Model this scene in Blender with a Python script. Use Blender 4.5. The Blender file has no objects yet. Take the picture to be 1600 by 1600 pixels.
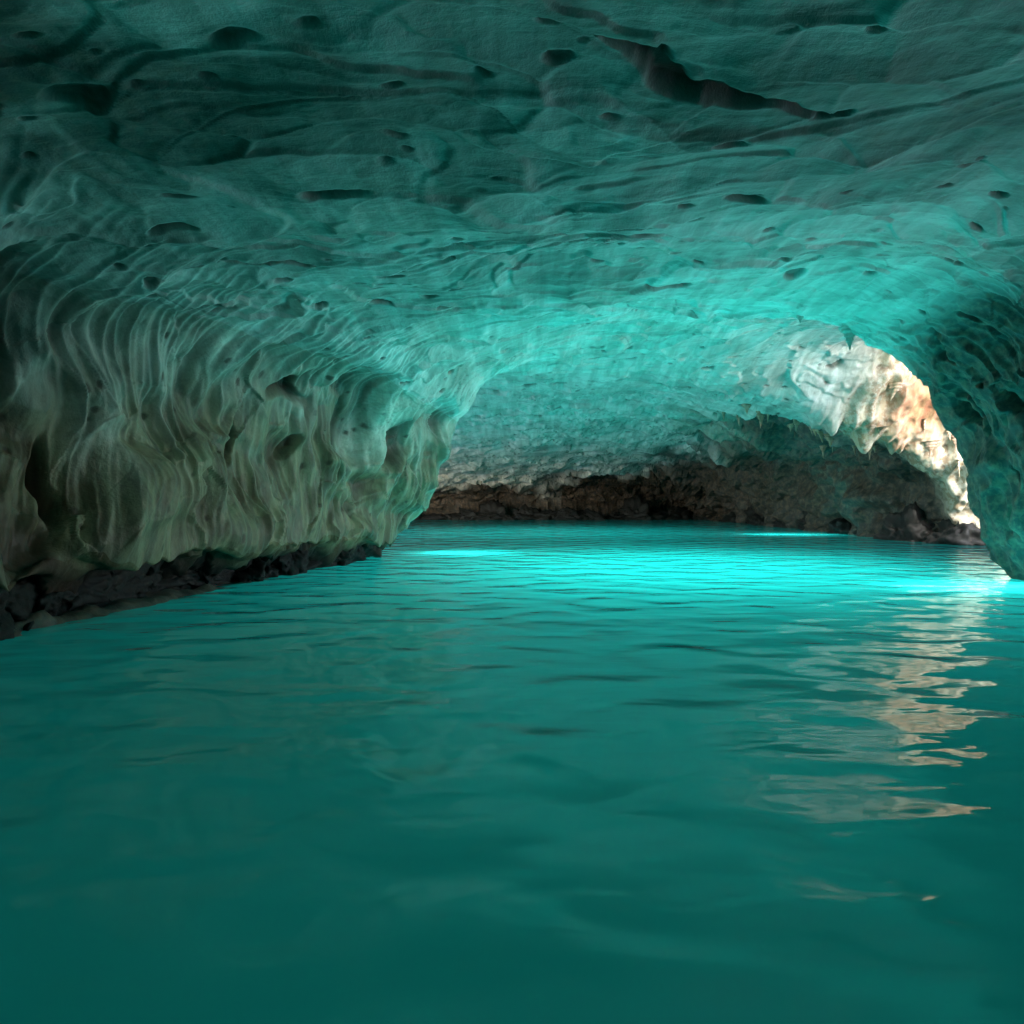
import bpy, math, random
import numpy as np
from mathutils import Vector
random.seed(4); rng=np.random.RandomState(7)
scene=bpy.context.scene
scene.view_settings.view_transform='Standard'
scene.view_settings.look='None'
scene.view_settings.exposure=0
scene.cycles.max_bounces=5
scene.cycles.diffuse_bounces=3
scene.cycles.glossy_bounces=2

# ------------------------------------------------------------------ numpy noise
def _hash(ix,iy,iz,seed=0):
    h=(ix*374761393+iy*668265263+iz*1274126177+seed*974634777)&0xffffffff
    h=((h^(h>>13))*1274126177)&0xffffffff
    h=((h^(h>>16))*2246822519)&0xffffffff
    return h^(h>>15)
def _r(ix,iy,iz,seed=0): return _hash(ix,iy,iz,seed)/4294967295.0
def perlin(P,scale=(1,1,1),seed=0):
    Q=P*np.array(scale)
    I=np.floor(Q).astype(np.int64); F=Q-I
    U=F*F*F*(F*(F*6-15)+10)
    res=0
    for dx in (0,1):
        for dy in (0,1):
            for dz in (0,1):
                h=_hash(I[:,0]+dx,I[:,1]+dy,I[:,2]+dz,seed)
                gx=((h&1023)/511.5-1); gy=(((h>>10)&1023)/511.5-1); gz=(((h>>20)&1023)/511.5-1)
                w=(U[:,0] if dx else 1-U[:,0])*(U[:,1] if dy else 1-U[:,1])*(U[:,2] if dz else 1-U[:,2])
                res=res+w*(gx*(F[:,0]-dx)+gy*(F[:,1]-dy)+gz*(F[:,2]-dz))
    return res*1.3
def fbm(P,scale=(1,1,1),oct=4,seed=0,gain=.5):
    s=np.array(scale,float); a=1; r=0
    for o in range(oct):
        r=r+a*perlin(P,s,seed+o*17); s=s*2.03; a*=gain
    return r
def voronoi(P,scale=(1,1,1),seed=0):
    Q=P*np.array(scale); I=np.floor(Q).astype(np.int64); Fq=Q-I
    n=len(P); f1=np.full(n,9.); f2=np.full(n,9.); cid=np.zeros((n,3),np.int64); dv=np.zeros((n,3))
    for dx in (-1,0,1):
        for dy in (-1,0,1):
            for dz in (-1,0,1):
                a=I[:,0]+dx;b=I[:,1]+dy;c=I[:,2]+dz
                h=_hash(a,b,c,seed)
                d0=dx+(h&1023)/1023.-Fq[:,0]; d1=dy+((h>>10)&1023)/1023.-Fq[:,1]; d2=dz+((h>>20)&1023)/1023.-Fq[:,2]
                d=d0*d0+d1*d1+d2*d2
                m=d<f1
                f2=np.where(m,f1,np.minimum(f2,d)); f1=np.where(m,d,f1)
                cid[m,0]=a[m];cid[m,1]=b[m];cid[m,2]=c[m]
                dv[m,0]=d0[m];dv[m,1]=d1[m];dv[m,2]=d2[m]
    return np.sqrt(f1),np.sqrt(f2),cid,dv
def sst(a,b,x):
    t=np.clip((x-a)/(b-a),0,1); return t*t*(3-2*t)

# ------------------------------------------------------------------ cave loft
ST=[
(-12,[(-7.6,-1.5),(-7.0,-1.4),(-6.5,-1.3),(-6,-1.3),(-5,-1.3),(-4,-1.3),(-2,-1.3),(0,-1.3),(2,-1.3),(4,-1.3),(5,-1.3),(6,-1.3),(7,-1.4),(7.5,-1.5)]),
(-10,[(-7.6,-1.5),(-7.4,0),(-6.8,.7),(-6.9,2.2),(-6.2,3.6),(-4.5,4.1),(-2.2,4.3),(0,4.3),(2.2,4.3),(4.2,4.2),(6,3.8),(7,2.4),(7.4,0),(7.5,-1.5)]),
(0,[(-7.6,-1.5),(-7.4,0),(-6.5,.75),(-6.7,2.2),(-6.0,3.7),(-4.3,4.2),(-2.1,4.4),(0,4.4),(2.2,4.45),(4.2,4.4),(6,4.0),(7,2.6),(7.4,0),(7.5,-1.5)]),
(4,[(-7.5,-1.5),(-7.3,0),(-6.1,.75),(-6.5,2.2),(-5.9,3.8),(-4.1,4.4),(-2.0,4.6),(0,4.6),(2.1,4.7),(4.2,4.8),(6.1,4.4),(7.3,3),(7.8,0),(8,-1.5)]),
(8,[(-7.3,-1.5),(-7.1,0),(-5.75,.8),(-6.2,2.3),(-5.5,4.0),(-4.0,4.55),(-2.0,4.75),(0,4.8),(2.2,4.9),(4.5,5.0),(6.5,4.7),(8,3.4),(8.7,0),(9.1,-1.5)]),
(11,[(-6.6,-1.5),(-6.5,0),(-5.1,.85),(-5.4,2.6),(-4.5,4.3),(-3.3,4.8),(-1.5,5.0),(.5,5.0),(2.6,5.1),(5.0,5.25),(7.2,4.8),(8.5,3.5),(9.4,0),(9.7,-1.5)]),
(14,[(-5.9,-1.5),(-5.8,0),(-4.35,.75),(-4.5,2.6),(-3.2,4.25),(-2.1,4.85),(-.5,5.1),(1.2,5.2),(3.3,5.35),(5.7,5.3),(7.8,4.6),(9.1,3.1),(10.25,0),(10.6,-1.5)]),
(15.5,[(-5.5,-1.5),(-5.4,0),(-4.0,.7),(-3.9,2.5),(-2.7,4.2),(-1.6,4.95),(0,5.25),(1.8,5.5),(4.1,5.8),(7.4,6.1),(12,6.6),(15,5.5),(20,0),(21,-1.5)]),
(17.5,[(-4.9,-1.5),(-4.8,0),(-3.5,.6),(-3.1,2.2),(-2.1,4.0),(-1.1,5.0),(.4,5.5),(2.1,5.8),(4.4,6.05),(8.0,6.4),(13.3,7.2),(16.5,7.4),(20,5),(21,-1.5)]),
(19,[(-4.3,-1.5),(-4.2,0),(-3.15,.45),(-2.35,1.6),(-1.5,3.75),(-.8,4.95),(.5,5.5),(2.2,5.85),(4.6,6.1),(8.2,6.3),(13.4,7.2),(16.5,7.6),(20,6),(21,-1.5)]),
(21.5,[(-8.5,-1.5),(-8.2,0),(-7.5,.6),(-6.2,2.1),(-4.4,4.1),(-2.4,5.2),(0,5.6),(2.2,5.8),(4.8,5.95),(8.0,6.0),(12.4,7.0),(15.8,7.8),(20,6.5),(22,-1.5)]),
(24,[(-13,-1.5),(-12.6,0),(-12,1),(-10.5,2.7),(-8,4.6),(-5,5.4),(-2,5.7),(1.5,5.8),(4.8,5.6),(7.8,5.15),(11,4.4),(14.2,3.2),(16.4,.9),(17,-1.5)]),
(28,[(-15,-1.5),(-14.6,0),(-14,1),(-12.5,2.9),(-9,4.9),(-5.5,5.6),(-2,5.9),(1.5,5.9),(5,5.8),(8.3,5.3),(11.5,4.7),(14.4,3.6),(15.4,0),(15.6,-1.5)]),
(34,[(-16,-1.5),(-15.6,0),(-15,1),(-13,3),(-10,4.8),(-6,5.5),(-2,5.7),(2,5.8),(6,5.7),(9.3,5.3),(12,4.5),(14.2,3.4),(15.6,0),(16,-1.5)]),
(42,[(-17,-1.5),(-16.6,0),(-16,1),(-14,2.5),(-11,3.7),(-7,4.3),(-2,4.6),(2,4.7),(6,4.8),(9.5,4.7),(12,4.2),(14,3),(15.6,0),(16,-1.5)]),
(49,[(-18,-1.5),(-17.6,0),(-17,.8),(-15,2),(-11,2.6),(-7,2.9),(-2,3.2),(2,3.5),(6,3.8),(9.5,3.8),(12,3.4),(14,2.4),(15.6,0),(16,-1.5)]),
(53,[(-18,-1.5),(-17.6,0),(-17,.6),(-15,1.3),(-11,1.8),(-7,2.0),(-2,2.3),(2,2.6),(6,3.0),(9.5,2.9),(12,2.5),(14,1.6),(15.6,0),(16,-1.5)]),
(55.5,[(-18,-1.5),(-17,-.2),(-16,.2),(-14,.6),(-11,1),(-7,1.2),(-2,1.4),(2,1.5),(6,1.6),(9.5,1.5),(12,1.2),(14,.8),(15,-.2),(16,-1.5)]),
(56.5,[(-18,-1.5),(-17,-1.5),(-16,-1.5),(-14,-1.5),(-11,-1.5),(-7,-1.5),(-2,-1.5),(2,-1.5),(6,-1.5),(9.5,-1.5),(12,-1.5),(14,-1.5),(15,-1.5),(16,-1.5)]),
]
NI=[4,10,20,240,170,120,60,46,46,80,80,50,40,40,44,40,40,6]
NJ=[6,30,96,96,80,72,72,72,76,76,70,56,8]
C=np.zeros((len(ST),14,3))
for a,(y,pts) in enumerate(ST):
    for b,(x,z) in enumerate(pts): C[a,b]=(x,y,z)
def pchip_slopes(V):
    D=np.diff(V,axis=0); S=np.zeros_like(V)
    a=D[:-1];b=D[1:]
    m=(a*b)>0
    with np.errstate(divide='ignore',invalid='ignore'):
        h=np.where(m,2*a*b/(a+b),0)
    S[1:-1]=h; S[0]=D[0]; S[-1]=D[-1]
    return S
def resample(V,counts):
    S=pchip_slopes(V); out=[];par=[]
    for k,n in enumerate(counts):
        e=(k==len(counts)-1)
        t=np.linspace(0,1,n+1) if e else np.linspace(0,1,n,endpoint=False)
        for tt in t:
            h00=2*tt**3-3*tt**2+1;h10=tt**3-2*tt**2+tt;h01=-2*tt**3+3*tt**2;h11=tt**3-tt**2
            out.append(h00*V[k]+h10*S[k]+h01*V[k+1]+h11*S[k+1]); par.append(k+tt)
    return np.array(out),np.array(par)
G,pi_=resample(C,NI)
G2,pj_=resample(np.transpose(G,(1,0,2)),NJ)
G=np.transpose(G2,(1,0,2))       # (ni,nj,3)
ni,nj=G.shape[:2]
def gnormals(G):
    du=np.gradient(G,axis=0); dv=np.gradient(G,axis=1)
    N=np.cross(du,dv); N/=np.linalg.norm(N,axis=2,keepdims=True)+1e-9
    return N
N=gnormals(G)
if N[100,nj//2,2]>0: N=-N        # interior side (down at the ceiling)
P=G.reshape(-1,3); Nf=N.reshape(-1,3)
PJ=np.tile(pj_,(ni,1)).reshape(-1); PI=np.repeat(pi_,nj)
X=P[:,0].copy();Y=P[:,1].copy();Z=P[:,2].copy()
W=np.stack([perlin(P,(.35,.35,.35),s) for s in (11,12,13)],1)
Wf=np.stack([perlin(P,(1.3,1.3,1.3),s) for s in (21,22,23)],1)
PJw=PJ+W[:,1]*.45+Wf[:,0]*.16
wl=(1-sst(3.6,4.4,PJw))*(Y<22)
wr=sst(9.6,10.6,PJ)
wall=np.clip(wl+wr,0,1)
ceil=1-np.clip(wl+.6*wr,0,1)
Pw=P+W*1.5+Wf*.14
Pv=P+W*1.0+Wf*.12
disp=.26*fbm(P,(.20,.22,.22),3,1)+.03*fbm(P,(.8,.9,.9),3,5)
# slabs
f1,f2,cid,dv=voronoi(Pv,(.36,.66,.5),40)
rc=_r(cid[:,0],cid[:,1],cid[:,2],50)
tx=_r(cid[:,0],cid[:,1],cid[:,2],51)-.5; ty=_r(cid[:,0],cid[:,1],cid[:,2],52)-.5
edge=f2-f1
slab=(rc-.5)*.04*sst(0,.08,edge)+(tx*dv[:,0]+ty*dv[:,1])*.22*sst(0,.07,edge)+.09*f1**2
cr=(1-sst(0.0,.010,edge))*sst(.05,.3,perlin(P,(.5,.5,.5),77))
g1,g2,gid,gdv=voronoi(Pv+Wf*.12,(.8,1.5,1.2),60)
rg=_r(gid[:,0],gid[:,1],gid[:,2],61)
gx=_r(gid[:,0],gid[:,1],gid[:,2],62)-.5; gy=_r(gid[:,0],gid[:,1],gid[:,2],63)-.5
gon=sst(-.4,.0,perlin(P,(.3,.4,.4),64))
small=gon*((gx*gdv[:,0]+gy*gdv[:,1])*.15*sst(0,.10,g2-g1)+.13*g1**2)
c1_,c2_,cidc,cdv=voronoi(Pv+Wf*.10,(1.9,3.6,3.0),66)
qx=_r(cidc[:,0],cidc[:,1],cidc[:,2],67)-.5; qy=_r(cidc[:,0],cidc[:,1],cidc[:,2],68)-.5
con=sst(-.1,.25,perlin(P,(.6,.8,.8),69))
small+=con*((qx*cdv[:,0]+qy*cdv[:,1])*.035*sst(0,.12,c2_-c1_)+.035*c1_**2)
def layers(scale,k,seed,w=.10):
    q=(perlin(Pw,scale,seed)+.35*perlin(Pw,tuple(2.1*v for v in scale),seed+1)+.12*perlin(P,(2.6,3.1,3.1),seed+2))*k+Y*.2
    fr=q-np.floor(q)
    saw=np.where(fr<1-w,fr/(1-w),(1-fr)/w)
    lay=_r(np.floor(q).astype(np.int64),np.zeros(len(q),np.int64),np.zeros(len(q),np.int64),seed+3)
    return saw,(1-np.abs(fr-(1-w*.4))/(w*.6)).clip(0,1),lay
la,ea,ra=layers((.24,.40,.35),2.8,700,.06)
lb,eb,rb=layers((.50,.95,.8),2.4,720,.10)
lon=sst(-.1,.2,perlin(P,(.22,.3,.3),730)); lon2=sst(-.15,.15,perlin(P,(.4,.5,.5),731))
near=(1-.3*(1-sst(4.5,8,Y)))*(1+.6*sst(16,34,Y))
disp+=ceil*near*(slab+small-.08+.05*(la-.5)*lon+.045*(lb-.5)*lon2)-.015*cr*ceil
# pockets
h1,h2,hid,hdv=voronoi(P+Wf*.40,(.75,1.9,1.4),90)
rr=_r(hid[:,0],hid[:,1],hid[:,2],91); rad=.07+.20*_r(hid[:,0],hid[:,1],hid[:,2],92)
pocket=(rr>.40)*sst(0,.30,1-h1/rad)
disp-=ceil*pocket*.09*(.6+.4*sst(5,8,Y))
k1,k2,kid,_=voronoi(P+Wf*.2,(2.2,4.4,3.2),95)
rk=_r(kid[:,0],kid[:,1],kid[:,2],96)
pk2=(rk>.62)*sst(0,.4,1-k1/.24)*sst(-.3,.0,perlin(P,(.5,.5,.5),97))
disp-=pk2*.04*(ceil+.3)
def fissure(ax,ay,bx,by,w,seed):
    d=np.array([bx-ax,by-ay]); L=np.hypot(*d); d/=L
    s=(X-ax)*d[0]+(Y-ay)*d[1]; t=-(X-ax)*d[1]+(Y-ay)*d[0]
    t=t+.16*perlin(P,(1.6,1.6,1.6),seed)+.05*perlin(P,(6,6,6),seed+1)
    prof=np.clip(np.sin(np.clip(s/L,0,1)*math.pi),0,1)**.6*(.65+.8*np.abs(perlin(P,(2.2,2.2,1),seed+2))*2)
    return (1-sst(w*.35,w,np.abs(t)/(prof+1e-3)))*(s>0)*(s<L)*(Z>3)
fs=np.clip(fissure(.55,4.62,2.75,5.75,.15,400)+fissure(-4.6,8.6,-2.6,9.2,.08,440),0,1)*ceil
disp-=fs*.15
# flowstone drapery on walls
A=np.stack([Y*.8+X*.6, Z, X*.3],1)
Aw=A+np.stack([W[:,0]*.6+Wf[:,0]*.12, W[:,1]*.8+Wf[:,1]*.2, W[:,2]*0],1)
def ridge(sc,seed): return np.clip(1-np.abs(perlin(Aw,sc,seed))*2.4,-.3,1)
fl0=fbm(Aw,(.60,.55,.4),3,100); flm=sst(-.15,.25,perlin(Aw,(.8,.7,.4),99)); flk=sst(-.2,.2,perlin(Aw,(.9,.6,.4),98))
fl1=ridge((.85,.34,.5),101); fl2=ridge((2.2,.36,.8),102); fl3=ridge((5.2,.45,1.6),103); fl4=ridge((10,.9,3),104)
v1,v2,vid,vdv=voronoi(Aw+Wf*.30,(1.3,.85,.6),110)
web=1-sst(0,.28,v2-v1)
bul=_r(vid[:,0],vid[:,1],vid[:,2],130)-.5; bx=_r(vid[:,0],vid[:,1],vid[:,2],131)-.5; by=_r(vid[:,0],vid[:,1],vid[:,2],132)-.5
drape=.56*fl0+.17*fl1+(.03+.11*flm)*fl2+(.02+.06*flk)*fl3+.022*fl4+.06*web*(1-sst(2.6,3.6,Z))+.16*bul*sst(0,.22,v2-v1)+.14*(bx*vdv[:,0]+by*vdv[:,1])
disp+=wl*sst(1.7,2.2,PJ)*(drape-.20)
disp-=wl*sst(2.9,3.3,PJw)*(.22+.10*sst(12,16,Y))
upstreak=np.exp(-((PJw-4.4)/.6)**2)*(Y<22)
disp+=upstreak*(.05*fl2+.05*fl3)
rwn=sst(9.8,10.8,PJ)*(Y<15)
disp+=wr*(.5*(slab+small-.1)+.12*fl1+.10*fl2+.05*fl3)+rwn*(.28*fbm(P,(.8,.8,.6),4,620)+.12*(rg-.5)-.14-.25*(rr>.5)*sst(0,.3,1-h1/(rad*1.6)))
hol=(_r(vid[:,0],vid[:,1],vid[:,2],120)>.93)*sst(0,.5,1-v1/.24)
disp-=wall*hol*.2
def cavity(x,y,z,ry,rz):
    q=np.sqrt(((Y-y+.30*Wf[:,0]+.3*W[:,1])/ry)**2+((Z-z+.35*Wf[:,1])/rz)**2)
    return (1-sst(.35,1,q))*(np.abs(X-x)<2.0)
cav=np.clip(cavity(-5.9,8.05,3.0,.42,1.15)+cavity(-5.9,8.9,1.9,.16,.6)+cavity(-3,17.2,3.0,.36,.8)+cavity(-4.6,13.4,3.5,.8,.16)+cavity(-3.6,15.2,2.3,.2,.5)+cavity(-4.9,12.2,2.6,.12,.5),0,1)
disp-=cav*.36*wl
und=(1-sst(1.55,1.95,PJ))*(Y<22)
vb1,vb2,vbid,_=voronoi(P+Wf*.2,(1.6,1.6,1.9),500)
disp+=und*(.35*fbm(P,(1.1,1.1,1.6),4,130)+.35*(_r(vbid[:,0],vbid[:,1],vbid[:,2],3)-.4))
rear=sst(46,51,Y)
rfar=sst(8.6,9.8,PJ)*sst(24.0,26,Y)
disp+=(rear*.55+rfar*.7)*fbm(P,(.45,.45,.7),4,140)+rear*.4*(rg-.5)+rfar*.25*(rg-.5)
outw=sst(9.7,10.3,PJ)*sst(8.8,9.9,PI)*(1-sst(11.1,11.6,PI))
disp+=outw*(.26*fbm(P,(.9,.9,.45),5,600)+.16*(1-np.abs(perlin(P,(2.4,1,.45),610))*2)-.1)
disp+= .010*fbm(P,(5,5,5),3,150)
P2=P+Nf*disp[:,None]
lip=np.exp(-((PJ-2.0)/.16)**2)*(Y<20)*(Y>2)
P2[:,2]+=lip*(.20*perlin(P,(.7,.7,.1),162)*2-.10*np.abs(perlin(P,(3,3,.1),160))*2-.10*np.abs(perlin(P,(1.1,1.1,.1),161)))
for pc,amp in ((6.0,.06),(11.0,.34)):
    e=np.exp(-((PI-pc)/.16)**2)*sst(7,9,PJ)
    P2[:,2]-=e*amp*np.maximum(0,perlin(P,(2.6,.4,.2),170)*2+.6*perlin(P,(7,.4,.2),171))
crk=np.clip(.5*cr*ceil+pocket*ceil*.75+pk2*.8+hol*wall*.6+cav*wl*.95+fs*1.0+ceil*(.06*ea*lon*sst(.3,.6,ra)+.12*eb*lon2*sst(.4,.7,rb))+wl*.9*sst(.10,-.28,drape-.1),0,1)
warm=np.clip((1-sst(2.9,4.0,PJw+.6*flm*fl2))*(Y<22),0,1)
warm=np.clip(warm+outw+.7*sst(-.1,.4,perlin(P,(.3,.3,.3),202))*sst(24,30,Y)*sst(6,10,X)+.22*sst(.1,.4,perlin(P,(.45,.45,.45),203))*ceil*(Y<20),0,1)
rust=outw*np.exp(-(((X-13.8)/1.2)**2+((Z-4.9)/1.3)**2))*1.2
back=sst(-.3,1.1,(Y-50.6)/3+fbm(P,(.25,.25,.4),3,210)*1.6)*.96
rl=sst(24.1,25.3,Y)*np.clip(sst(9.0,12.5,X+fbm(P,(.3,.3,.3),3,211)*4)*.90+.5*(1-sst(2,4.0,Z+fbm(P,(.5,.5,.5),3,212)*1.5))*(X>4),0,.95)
pil=.96*sst(9.5,10.7,PJ+W[:,0]*.8)*(Y<15)*sst(-.1,.1,(PI-2)/1)  # shade on the pillar, put into its colour as dark brown
film_shade=np.clip((1-sst(4.5,8.5,Y))*(.30+.68*sst(1.2,4.6,np.abs(X-.3)))*sst(-.55,.15,fbm(P,(.45,.6,.5),4,800)),0,.94)  # algae splotches plus corner shade, both painted into the near rock colour
film_shade=np.maximum(film_shade,.5*wl*(1-sst(7.3,9.5,Y)))
dark=np.clip(back+rl+und+pil+film_shade,0,1)
plate=np.clip(.52+(rc-.5)*.65+(ra-.5)*.4+(rb-.5)*.3+(rg-.5)*.45*gon+(qx)*.25*con+.5*sst(7,14,Y),0,1.1)  # random slab tone; far ceiling also painted paler to look better lit
GV=P2.reshape(ni,nj,3)
VN=gnormals(GV)
if VN[100,nj//2,2]>0: VN=-VN
VN=VN.reshape(-1,3)
attrs=dict(crack=crk,warm=warm,dark=dark,plate=np.clip(plate,0,1),orange=outw,rust=np.clip(rust,0,1))

def mat_rock(name,c1,c2,rough=.75,bump=.42,streak=.45,dk=1.0):
    m=bpy.data.materials.new(name); m.use_nodes=True; nt=m.node_tree; nd=nt.nodes; lk=nt.links; nd.clear()
    out=nd.new('ShaderNodeOutputMaterial'); b=nd.new('ShaderNodeBsdfPrincipled'); lk.new(b.outputs[0],out.inputs[0])
    g=nd.new('ShaderNodeNewGeometry')
    def noise(sc,det,rou=.6,vec=None,dist=0):
        n=nd.new('ShaderNodeTexNoise'); n.inputs['Scale'].default_value=sc; n.inputs['Detail'].default_value=det; n.inputs['Roughness'].default_value=rou; n.inputs['Distortion'].default_value=dist
        lk.new(vec or g.outputs['Position'],n.inputs['Vector']); return n
    def ramp(s,a,b_,c=0,d=1):
        r=nd.new('ShaderNodeMapRange'); r.inputs[1].default_value=a; r.inputs[2].default_value=b_; r.inputs[3].default_value=c; r.inputs[4].default_value=d; lk.new(s,r.inputs[0]); return r.outputs[0]
    def mix(f,a,b_,mode='MIX'):
        x=nd.new('ShaderNodeMix'); x.data_type='RGBA'; x.blend_type=mode
        if isinstance(f,float): x.inputs[0].default_value=f
        else: lk.new(f,x.inputs[0])
        for i,v in ((6,a),(7,b_)):
            if isinstance(v,tuple): x.inputs[i].default_value=(*v,1)
            else: lk.new(v,x.inputs[i])
        return x.outputs[2]
    def at(n):
        a=nd.new('ShaderNodeAttribute'); a.attribute_name=n; return a.outputs['Fac']
    def op(o_,a,b_):
        x=nd.new('ShaderNodeMath'); x.operation=o_; lk.new(a,x.inputs[0])
        if isinstance(b_,float): x.inputs[1].default_value=b_
        else: lk.new(b_,x.inputs[1])
        return x.outputs[0]
    mul=lambda a,b_: op('MULTIPLY',a,b_)
    def mapp(s,r=0):
        x=nd.new('ShaderNodeMapping'); x.inputs['Scale'].default_value=s; x.inputs['Rotation'].default_value=(0,0,r); lk.new(g.outputs['Position'],x.inputs[0]); return x.outputs[0]
    mp=mapp((1,1,.22)); mp2=mapp((.30,1.7,1.0),.3); mp3=mapp((2.2,.22,.5),-.12)
    n1=noise(.9,4); n2=noise(5.5,6,.68); n3=noise(24,3,.7); st=noise(3.2,4,.65,mp,.5); st2=noise(2.6,6,.68,mp2,.6); st3=noise(1.5,4,.6,mp3,.2)
    col=mix(ramp(n1.outputs[0],.35,.65),c1,c2)
    col=mix(at('plate'),mix(1.0,col,(.36,.41,.39),'MULTIPLY'),col)
    col=mix(mul(ramp(st3.outputs[0],.42,.58,1,0),.55),col,mix(1.0,col,(.48,.52,.49),'MULTIPLY'))
    col=mix(mul(ramp(st2.outputs[0],.50,.66),streak),col,mix(1.0,col,(.42,.43,.40),'MULTIPLY'))
    wc=mix(ramp(st.outputs[0],.40,.60),(.10,.062,.025),(.25,.225,.12))
    oc=mix(ramp(n2.outputs[0],.46,.60),mix(ramp(st.outputs[0],.46,.60),(.30,.20,.10),(.54,.47,.32)),(.62,.59,.48))
    oc=mix(at('rust'),oc,mix(ramp(st.outputs[0],.42,.66),(.34,.10,.022),(.52,.30,.12)))
    wc=mix(at('orange'),wc,oc)
    col=mix(mul(at('warm'),.88),col,wc)
    col=mix(mul(ramp(n2.outputs[0],.58,.74),.45),col,(.10,.085,.06))
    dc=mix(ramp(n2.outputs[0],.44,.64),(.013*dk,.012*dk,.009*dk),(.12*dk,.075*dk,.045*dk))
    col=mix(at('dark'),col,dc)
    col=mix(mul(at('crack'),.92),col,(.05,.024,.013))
    lk.new(col,b.inputs['Base Color'])
    b.inputs['Roughness'].default_value=rough
    h=op('ADD',mul(n2.outputs[0],1.0),mul(st2.outputs[0],.8))
    h=op('ADD',h,mul(n3.outputs[0],.3))
    b1=nd.new('ShaderNodeBump'); b1.inputs['Strength'].default_value=bump; b1.inputs['Distance'].default_value=.05; lk.new(h,b1.inputs['Height'])
    lk.new(b1.outputs[0],b.inputs['Normal'])
    return m
limestone=mat_rock('pale_limestone',(.72,.70,.65),(.87,.85,.81))
flow=mat_rock('flowstone',(.48,.50,.42),(.72,.72,.63),rough=.5,bump=.45,streak=.45)
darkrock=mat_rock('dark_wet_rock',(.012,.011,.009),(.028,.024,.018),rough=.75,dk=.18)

def mesh_from_mask(name,mask_faces,mat):
    idx=np.arange(ni*nj).reshape(ni,nj)
    a=idx[:-1,:-1][mask_faces];b=idx[1:,:-1][mask_faces];c=idx[1:,1:][mask_faces];d=idx[:-1,1:][mask_faces]
    F=np.stack([a,b,c,d],1)
    used,inv=np.unique(F.ravel(),return_inverse=True)
    F=inv.reshape(-1,4)
    V=P2[used]
    nn=np.cross(V[F[:,1]]-V[F[:,0]],V[F[:,3]]-V[F[:,0]])
    if (nn*VN[used][F[:,0]]).sum()<0: F=F[:,::-1]
    me=bpy.data.meshes.new(name)
    me.vertices.add(len(V)); me.vertices.foreach_set('co',V.astype(np.float32).ravel())
    me.loops.add(F.size); me.loops.foreach_set('vertex_index',F.astype(np.int32).ravel())
    me.polygons.add(len(F)); me.polygons.foreach_set('loop_start',(np.arange(len(F))*4).astype(np.int32)); me.polygons.foreach_set('loop_total',np.full(len(F),4,np.int32))
    me.update(calc_edges=True)
    me.polygons.foreach_set('use_smooth',np.ones(len(F),bool))
    for k,v in attrs.items():
        at=me.attributes.new(k,'FLOAT','POINT'); at.data.foreach_set('value',v[used].astype(np.float32))
    me.materials.append(mat)
    try: me.normals_split_custom_set_from_vertices(VN[used].tolist())
    except Exception as e: print('normals',e)
    ob=bpy.data.objects.new(name,me); scene.collection.objects.link(ob); return ob
SIf=pi_[:-1][:,None]*np.ones((1,nj-1))
SI=np.floor(pi_[:-1]+1e-6).astype(int)[:,None]*np.ones((1,nj-1),int)
SJ=np.floor(pj_[:-1]+1e-6).astype(int)[None,:]*np.ones((ni-1,1),int)
hole=((SI>=7)&(SI<=9)&(SJ>=10))|((SI>=10)&(SI<=13)&(SJ<=3))|((SIf>=3.4)&(SIf<4.4)&(SJ>=11))  # side mouth, plus unseen rear-left and right openings added to let light in
left=(SJ<=3)&(SI<=9)&~hole
under=left&(SJ<=1)
pillar=(SJ>=10)&(SI<=6)&~hole
outc=(SI==10)&(SJ>=9)
rearm=(~left)&(~hole)&((SI>=14)|((SI>=11)&((SJ>=11)|(SJ<=3)))|((SI==10)&(SJ<=3)))
rest=~(hole|left|pillar|outc|rearm)
def info(o,label,cat,kind=None,group=None):
    o['label']=label
    if cat: o['category']=cat
    if kind: o['kind']=kind
    if group: o['group']=group
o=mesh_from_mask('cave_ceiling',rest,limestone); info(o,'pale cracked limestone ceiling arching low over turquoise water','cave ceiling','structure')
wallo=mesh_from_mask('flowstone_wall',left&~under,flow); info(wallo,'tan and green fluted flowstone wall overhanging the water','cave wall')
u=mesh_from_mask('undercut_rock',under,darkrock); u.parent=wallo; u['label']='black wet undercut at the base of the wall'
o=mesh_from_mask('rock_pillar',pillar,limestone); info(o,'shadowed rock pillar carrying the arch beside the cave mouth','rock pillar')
o=mesh_from_mask('limestone_outcrop',outc,limestone); info(o,'sunlit cream and rust coloured limestone face beside the opening','rock face')
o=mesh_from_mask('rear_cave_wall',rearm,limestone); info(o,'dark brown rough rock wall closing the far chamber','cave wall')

# ------------------------------------------------------------------ boulders
def boulder_mesh(seed,name='boulder'):
    import bmesh
    bm=bmesh.new(); bmesh.ops.create_icosphere(bm,subdivisions=5,radius=1)
    V=np.array([v.co[:] for v in bm.verts])
    rg=np.random.RandomState(seed)
    nn=rg.normal(size=(16,3)); nn/=np.linalg.norm(nn,axis=1,keepdims=True); dd=rg.uniform(.55,.95,16)
    dt=V@nn.T
    rad=np.min(np.where(dt>.12,dd/np.maximum(dt,.12),9),axis=1); rad=np.minimum(rad,1.35)
    V=V*rad[:,None]
    V=V*(1+.34*fbm(V+seed*5.1,(1.6,1.6,2.0),5,seed,.66))[:,None]
    for v,c in zip(bm.verts,V): v.co=c
    me=bpy.data.meshes.new(name); bm.to_mesh(me); bm.free()
    me.polygons.foreach_set('use_smooth',np.ones(len(me.polygons),bool))
    me.materials.append(darkrock)
    return me
bms=[boulder_mesh(s) for s in (3,8,14,21)]
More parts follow.
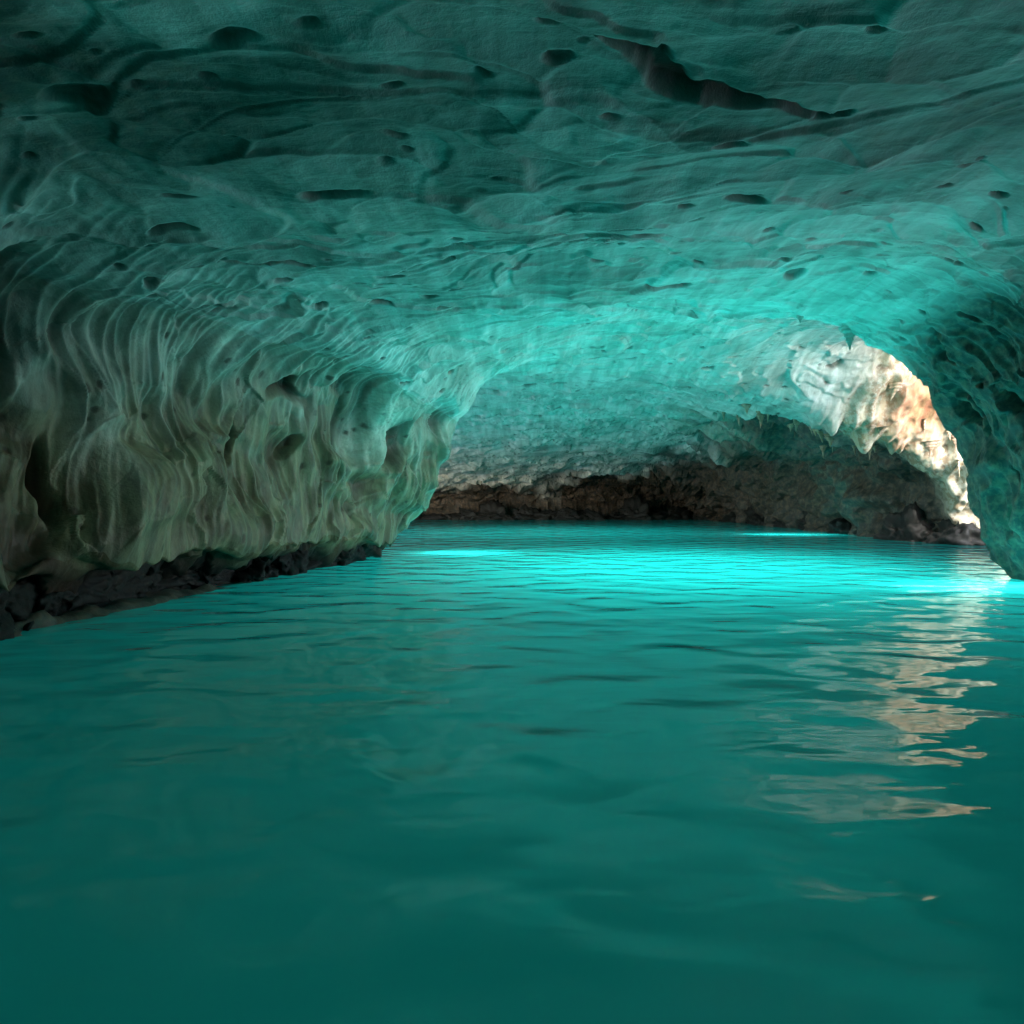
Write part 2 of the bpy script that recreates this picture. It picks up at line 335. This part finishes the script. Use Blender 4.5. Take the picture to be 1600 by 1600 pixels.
def place_boulder(i,x,y,z,sx,sy,sz,label,group):
    o=bpy.data.objects.new('boulder',bms[i%4]); scene.collection.objects.link(o)
    o.location=(x,y,z); o.scale=(sx,sy,sz); o.rotation_euler=(random.uniform(-.4,.4),random.uniform(-.3,.3),random.uniform(-.5,.5)+(3.14 if i%3==0 else 0))
    info(o,label,'rock',None,group)
yy=5.6;i=0
while yy<19.0:
    t=np.interp(yy,[4,8,11,14,19],[-7.0,-6.6,-6.05,-5.35,-4.1])
    s=random.uniform(.4,.8)
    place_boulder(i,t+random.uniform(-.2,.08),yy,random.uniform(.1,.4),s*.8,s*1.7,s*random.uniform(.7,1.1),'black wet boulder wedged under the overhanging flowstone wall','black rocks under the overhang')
    yy+=random.uniform(.4,.75); i+=1
for k in range(1,16):
    yk=22.6+k*2.0+random.uniform(-.4,.4); s=random.uniform(.7,1.4)
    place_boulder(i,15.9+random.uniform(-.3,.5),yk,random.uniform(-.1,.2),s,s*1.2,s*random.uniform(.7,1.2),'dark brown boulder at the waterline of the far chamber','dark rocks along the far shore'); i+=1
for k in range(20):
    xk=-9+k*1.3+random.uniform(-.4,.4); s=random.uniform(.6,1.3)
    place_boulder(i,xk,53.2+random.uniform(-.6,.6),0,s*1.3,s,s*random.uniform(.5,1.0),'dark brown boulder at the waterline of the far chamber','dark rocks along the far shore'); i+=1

def ledge():
    n=260;m=16; V=[];F=[]
    ys=np.linspace(5,17.5,n)
    for a,y in enumerate(ys):
        xo=np.interp(y,[4,8,11,14,17.5],[-6.2,-5.75,-5.2,-4.7,-3.9])
        for b in range(m):
            t=b/(m-1)
            V.append((xo-1.3*t, y, -.10+.19*math.sin(min(1,t*3.2)*math.pi/2)))
    V=np.array(V); nz=fbm(V,(1.1,1.1,1.3),4,300); V[:,0]+=.22*nz; V[:,2]+=.10*fbm(V,(2.5,2.5,2.5),4,301)-.10*sst(11,13,V[:,1])
    for a in range(n-1):
        for b in range(m-1): F.append((a*m+b,a*m+b+1,(a+1)*m+b+1,(a+1)*m+b))
    me=bpy.data.meshes.new('rock_ledge'); me.from_pydata(V.tolist(),[],F); me.materials.append(flow)
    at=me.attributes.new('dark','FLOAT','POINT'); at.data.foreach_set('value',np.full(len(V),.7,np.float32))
    me.polygons.foreach_set('use_smooth',np.ones(len(F),bool)); me.update()
    o=bpy.data.objects.new('rock_ledge',me); scene.collection.objects.link(o)
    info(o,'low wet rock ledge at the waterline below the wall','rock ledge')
ledge()

# ------------------------------------------------------------------ stalactites
def stal_mesh(seed,warm):
    V=[];F=[];nr=26;ns=16
    rg=random.Random(seed); bx=rg.uniform(-.1,.1); by=rg.uniform(-.1,.1)
    for a in range(nr):
        t=a/(nr-1); r=.15*((1-t)**1.6*.8+.2*(1-t))*(1+.30*math.sin(t*11+seed)*math.sin(t*23+seed*2))+.008
        for b in range(ns):
            th=b/ns*2*math.pi; rr=r*(1+.28*math.sin(2*th+seed+t*2)+.16*math.sin(5*th+seed*2+t*5))
            V.append((1.5*rr*math.cos(th)+bx*t*t,rr*math.sin(th)+by*t,.2-1.15*t))
    V.append((bx,by,-.98))
    for a in range(nr-1):
        for b in range(ns): F.append((a*ns+b,(a+1)*ns+b,(a+1)*ns+(b+1)%ns,a*ns+(b+1)%ns))
    for b in range(ns): F.append(((nr-1)*ns+b,len(V)-1,(nr-1)*ns+(b+1)%ns))
    me=bpy.data.meshes.new('stalactite'); me.from_pydata(V,[],F); me.materials.append(limestone)
    for k,val in (('warm',warm),('plate',.8),('orange',warm),('rust',warm*.7)):
        at=me.attributes.new(k,'FLOAT','POINT'); at.data.foreach_set('value',np.full(len(V),val,np.float32))
    me.polygons.foreach_set('use_smooth',np.ones(len(F),bool)); return me
sm=[stal_mesh(s,.9) for s in (1,2,3)]; sc_=[stal_mesh(s,.15) for s in (5,6)]
valid=(PJ>4)&(PJ<12.0)&~((PI>7)&(PI<10)&(PJ>9.8))
idxv=np.where(valid)[0]
def surf(x,y):
    d=(P2[idxv,0]-x)**2+(P2[idxv,1]-y)**2
    return P2[idxv[np.argmin(d)]]
def stal(me,x,y,L,w,label,group):
    p=surf(x,y); o=bpy.data.objects.new('stalactite',me); scene.collection.objects.link(o)
    o.location=(p[0],p[1],p[2]); o.scale=(w,w,L); o.rotation_euler=(random.uniform(-.05,.05),random.uniform(-.05,.05),random.uniform(0,6.28))
    info(o,label,'stalactite',None,group)
stal(sc_[0],6.9,14.05,.40,.9,'small pale stalactite hanging from the arch edge','stalactites on the arch')
stal(sc_[1],5.9,14.05,.18,.6,'small pale stalactite hanging from the arch edge','stalactites on the arch')
for k in range(14):
    stal(sm[k%3],random.uniform(12.2,15.3),random.uniform(22.0,23.8),random.uniform(.2,.55),random.uniform(.5,1.2),'rust coloured stalactite on the sunlit limestone face','stalactites on the sunlit face')
for k in range(26):
    stal(sm[k%3],random.uniform(8.5,14),random.uniform(25,29),random.uniform(.2,.7),random.uniform(.6,1.3),'brown stalactite hanging in the far chamber','stalactites in the far chamber')

# ------------------------------------------------------------------ water
def water():
    me=bpy.data.meshes.new('water')
    me.from_pydata([(-60,-30,0),(90,-30,0),(90,90,0),(-60,90,0)],[],[(0,1,2,3)])
    m=bpy.data.materials.new('turquoise_water'); m.use_nodes=True; nt=m.node_tree; nd=nt.nodes; lk=nt.links; nd.clear()
    out=nd.new('ShaderNodeOutputMaterial'); g=nd.new('ShaderNodeNewGeometry')
    def mp(s,r=0):
        x=nd.new('ShaderNodeMapping'); x.inputs['Scale'].default_value=s; x.inputs['Rotation'].default_value=(0,0,r); lk.new(g.outputs['Position'],x.inputs[0]); return x.outputs[0]
    def noise(vec,sc,det,dist=0):
        n=nd.new('ShaderNodeTexNoise'); n.inputs['Scale'].default_value=sc; n.inputs['Detail'].default_value=det; n.inputs['Distortion'].default_value=dist; lk.new(vec,n.inputs['Vector']); return n.outputs[0]
    def op(o_,a,b_):
        x=nd.new('ShaderNodeMath'); x.operation=o_; lk.new(a,x.inputs[0])
        if isinstance(b_,float): x.inputs[1].default_value=b_
        else: lk.new(b_,x.inputs[1])
        return x.outputs[0]
    a=noise(mp((.7,1.0,1),.1),1.6,.5,.5); b=noise(mp((.4,1.0,1),-.2),5.0,1.5,.4); c=noise(mp((.5,1,1),.1),.30,1)
    h=op('ADD',op('MULTIPLY',a,.74),op('MULTIPLY',op('MULTIPLY',b,c),.17))
    b2=nd.new('ShaderNodeBump'); b2.inputs['Strength'].default_value=1; b2.inputs['Distance'].default_value=.115; lk.new(h,b2.inputs['Height'])
    d=nd.new('ShaderNodeBsdfDiffuse'); d.inputs[0].default_value=(.002,.022,.024,1)
    t=nd.new('ShaderNodeBsdfTranslucent'); t.inputs[0].default_value=(.010,.55,.53,1)
    ad=nd.new('ShaderNodeAddShader'); lk.new(d.outputs[0],ad.inputs[0]); lk.new(t.outputs[0],ad.inputs[1])
    gl=nd.new('ShaderNodeBsdfGlossy'); gl.inputs[0].default_value=(.92,1,.98,1); gl.inputs['Roughness'].default_value=.045; lk.new(b2.outputs[0],gl.inputs['Normal'])
    fr=nd.new('ShaderNodeFresnel'); fr.inputs[0].default_value=1.37; lk.new(b2.outputs[0],fr.inputs['Normal'])
    f2=nd.new('ShaderNodeMath'); f2.operation='MULTIPLY'; f2.inputs[1].default_value=.82; lk.new(fr.outputs[0],f2.inputs[0])
    mx=nd.new('ShaderNodeMixShader'); lk.new(f2.outputs[0],mx.inputs[0]); lk.new(ad.outputs[0],mx.inputs[1]); lk.new(gl.outputs[0],mx.inputs[2]); lk.new(mx.outputs[0],out.inputs[0])
    me.materials.append(m); o=bpy.data.objects.new('water',me); scene.collection.objects.link(o)
    info(o,'still turquoise cave water with gentle ripples','water','structure')
water()
me=bpy.data.meshes.new('lake_bed'); me.from_pydata([(-60,-30,-7),(90,-30,-7),(90,90,-7),(-60,90,-7)],[],[(0,1,2,3)]); me.materials.append(darkrock)
o=bpy.data.objects.new('lake_bed',me); scene.collection.objects.link(o); info(o,'dark rock bed below the cave water','ground','structure')
sand=bpy.data.materials.new('bounce_sand'); sand.use_nodes=True
_n=sand.node_tree.nodes.new('ShaderNodeTexNoise'); _n.inputs['Scale'].default_value=40; _r2=sand.node_tree.nodes.new('ShaderNodeValToRGB')
_r2.color_ramp.elements[0].color=(.72,.71,.67,1); _r2.color_ramp.elements[1].color=(.84,.83,.79,1)
sand.node_tree.links.new(_n.outputs[0],_r2.inputs[0]); sand.node_tree.links.new(_r2.outputs[0],sand.node_tree.nodes['Principled BSDF'].inputs['Base Color']); sand.node_tree.nodes['Principled BSDF'].inputs['Roughness'].default_value=.9
def bounce_shore(x0,x1,y0,y1,inner):  # unseen pale shore, added to reflect neutral light through the openings
    n=60; V=[];F=[]
    for a in range(n):
        for b in range(n):
            V.append((x0+(x1-x0)*a/(n-1),y0+(y1-y0)*b/(n-1),0))
    V=np.array(V); e=np.minimum(np.minimum(V[:,0]-x0,x1-V[:,0]),np.minimum(V[:,1]-y0,y1-V[:,1]))
    V[:,2]=-.3+.7*sst(0,inner,e)+.1*fbm(V,(.15,.15,1),3,700)
    for a in range(n-1):
        for b in range(n-1): F.append((a*n+b,(a+1)*n+b,(a+1)*n+b+1,a*n+b+1))
    me=bpy.data.meshes.new('bounce_shore'); me.from_pydata(V.tolist(),[],F); me.materials.append(sand); me.polygons.foreach_set('use_smooth',np.ones(len(F),bool))
    o=bpy.data.objects.new('bounce_shore',me); scene.collection.objects.link(o); info(o,'added pale sand shore, out of view, bouncing light into the cave','bounce_shore','structure')
bounce_shore(17.5,60,19.2,34,2)
bounce_shore(13.6,60,10,19,1.2)
bounce_shore(9.6,50,-8,9.9,1.0)
bounce_shore(-55,-15.5,21,60,2)

# ------------------------------------------------------------------ light
def area(name,loc,sx,sy,power,col=(1,1,.97)):
    l=bpy.data.lights.new(name,'AREA'); l.shape='ELLIPSE'; l.size=sx; l.size_y=sy; l.energy=power; l.color=col
    o=bpy.data.objects.new(name,l); scene.collection.objects.link(o); o.location=loc; o.rotation_euler=(math.pi,0,0)
area('underwater_fill',(4.4,16.4,-4.0),10,9,1300)  # added lamps below the surface, standing in for daylight scattered in the water
area('underwater_fill',(2,33,-5),16,11,800)
area('underwater_fill',(-1.4,20.3,-.8),2.4,.7,85)
area('underwater_fill',(8.6,12.5,-.5),2.6,.5,125)
area('underwater_fill',(12.5,31,-.9),4,.9,110)
w=bpy.data.worlds.new('World'); scene.world=w; w.use_nodes=True; nt=w.node_tree
sk=nt.nodes.new('ShaderNodeTexSky'); sk.sky_type='NISHITA'; sk.sun_disc=False
S=Vector((-.10,.83,-.50)).normalized()
el=math.asin(-S.z); az=math.atan2(-S.x,-S.y)
sk.sun_elevation=el; sk.sun_rotation=az
nt.links.new(sk.outputs[0],nt.nodes['Background'].inputs[0]); nt.nodes['Background'].inputs[1].default_value=1.7
l=bpy.data.lights.new('sun','SUN'); l.energy=4.6; l.angle=math.radians(.5); l.color=(1,.97,.91)
o=bpy.data.objects.new('sun',l); scene.collection.objects.link(o); o.rotation_euler=S.to_track_quat('-Z','Y').to_euler(); o.location=(20,0,20)

cam=bpy.data.cameras.new('camera'); cam.lens=24; cam.sensor_width=36; cam.clip_end=500; cam.clip_start=.05
co=bpy.data.objects.new('camera',cam); scene.collection.objects.link(co); co.location=(0,0,1.6); co.rotation_euler=(math.radians(90-1.07),0,0)
scene.camera=co
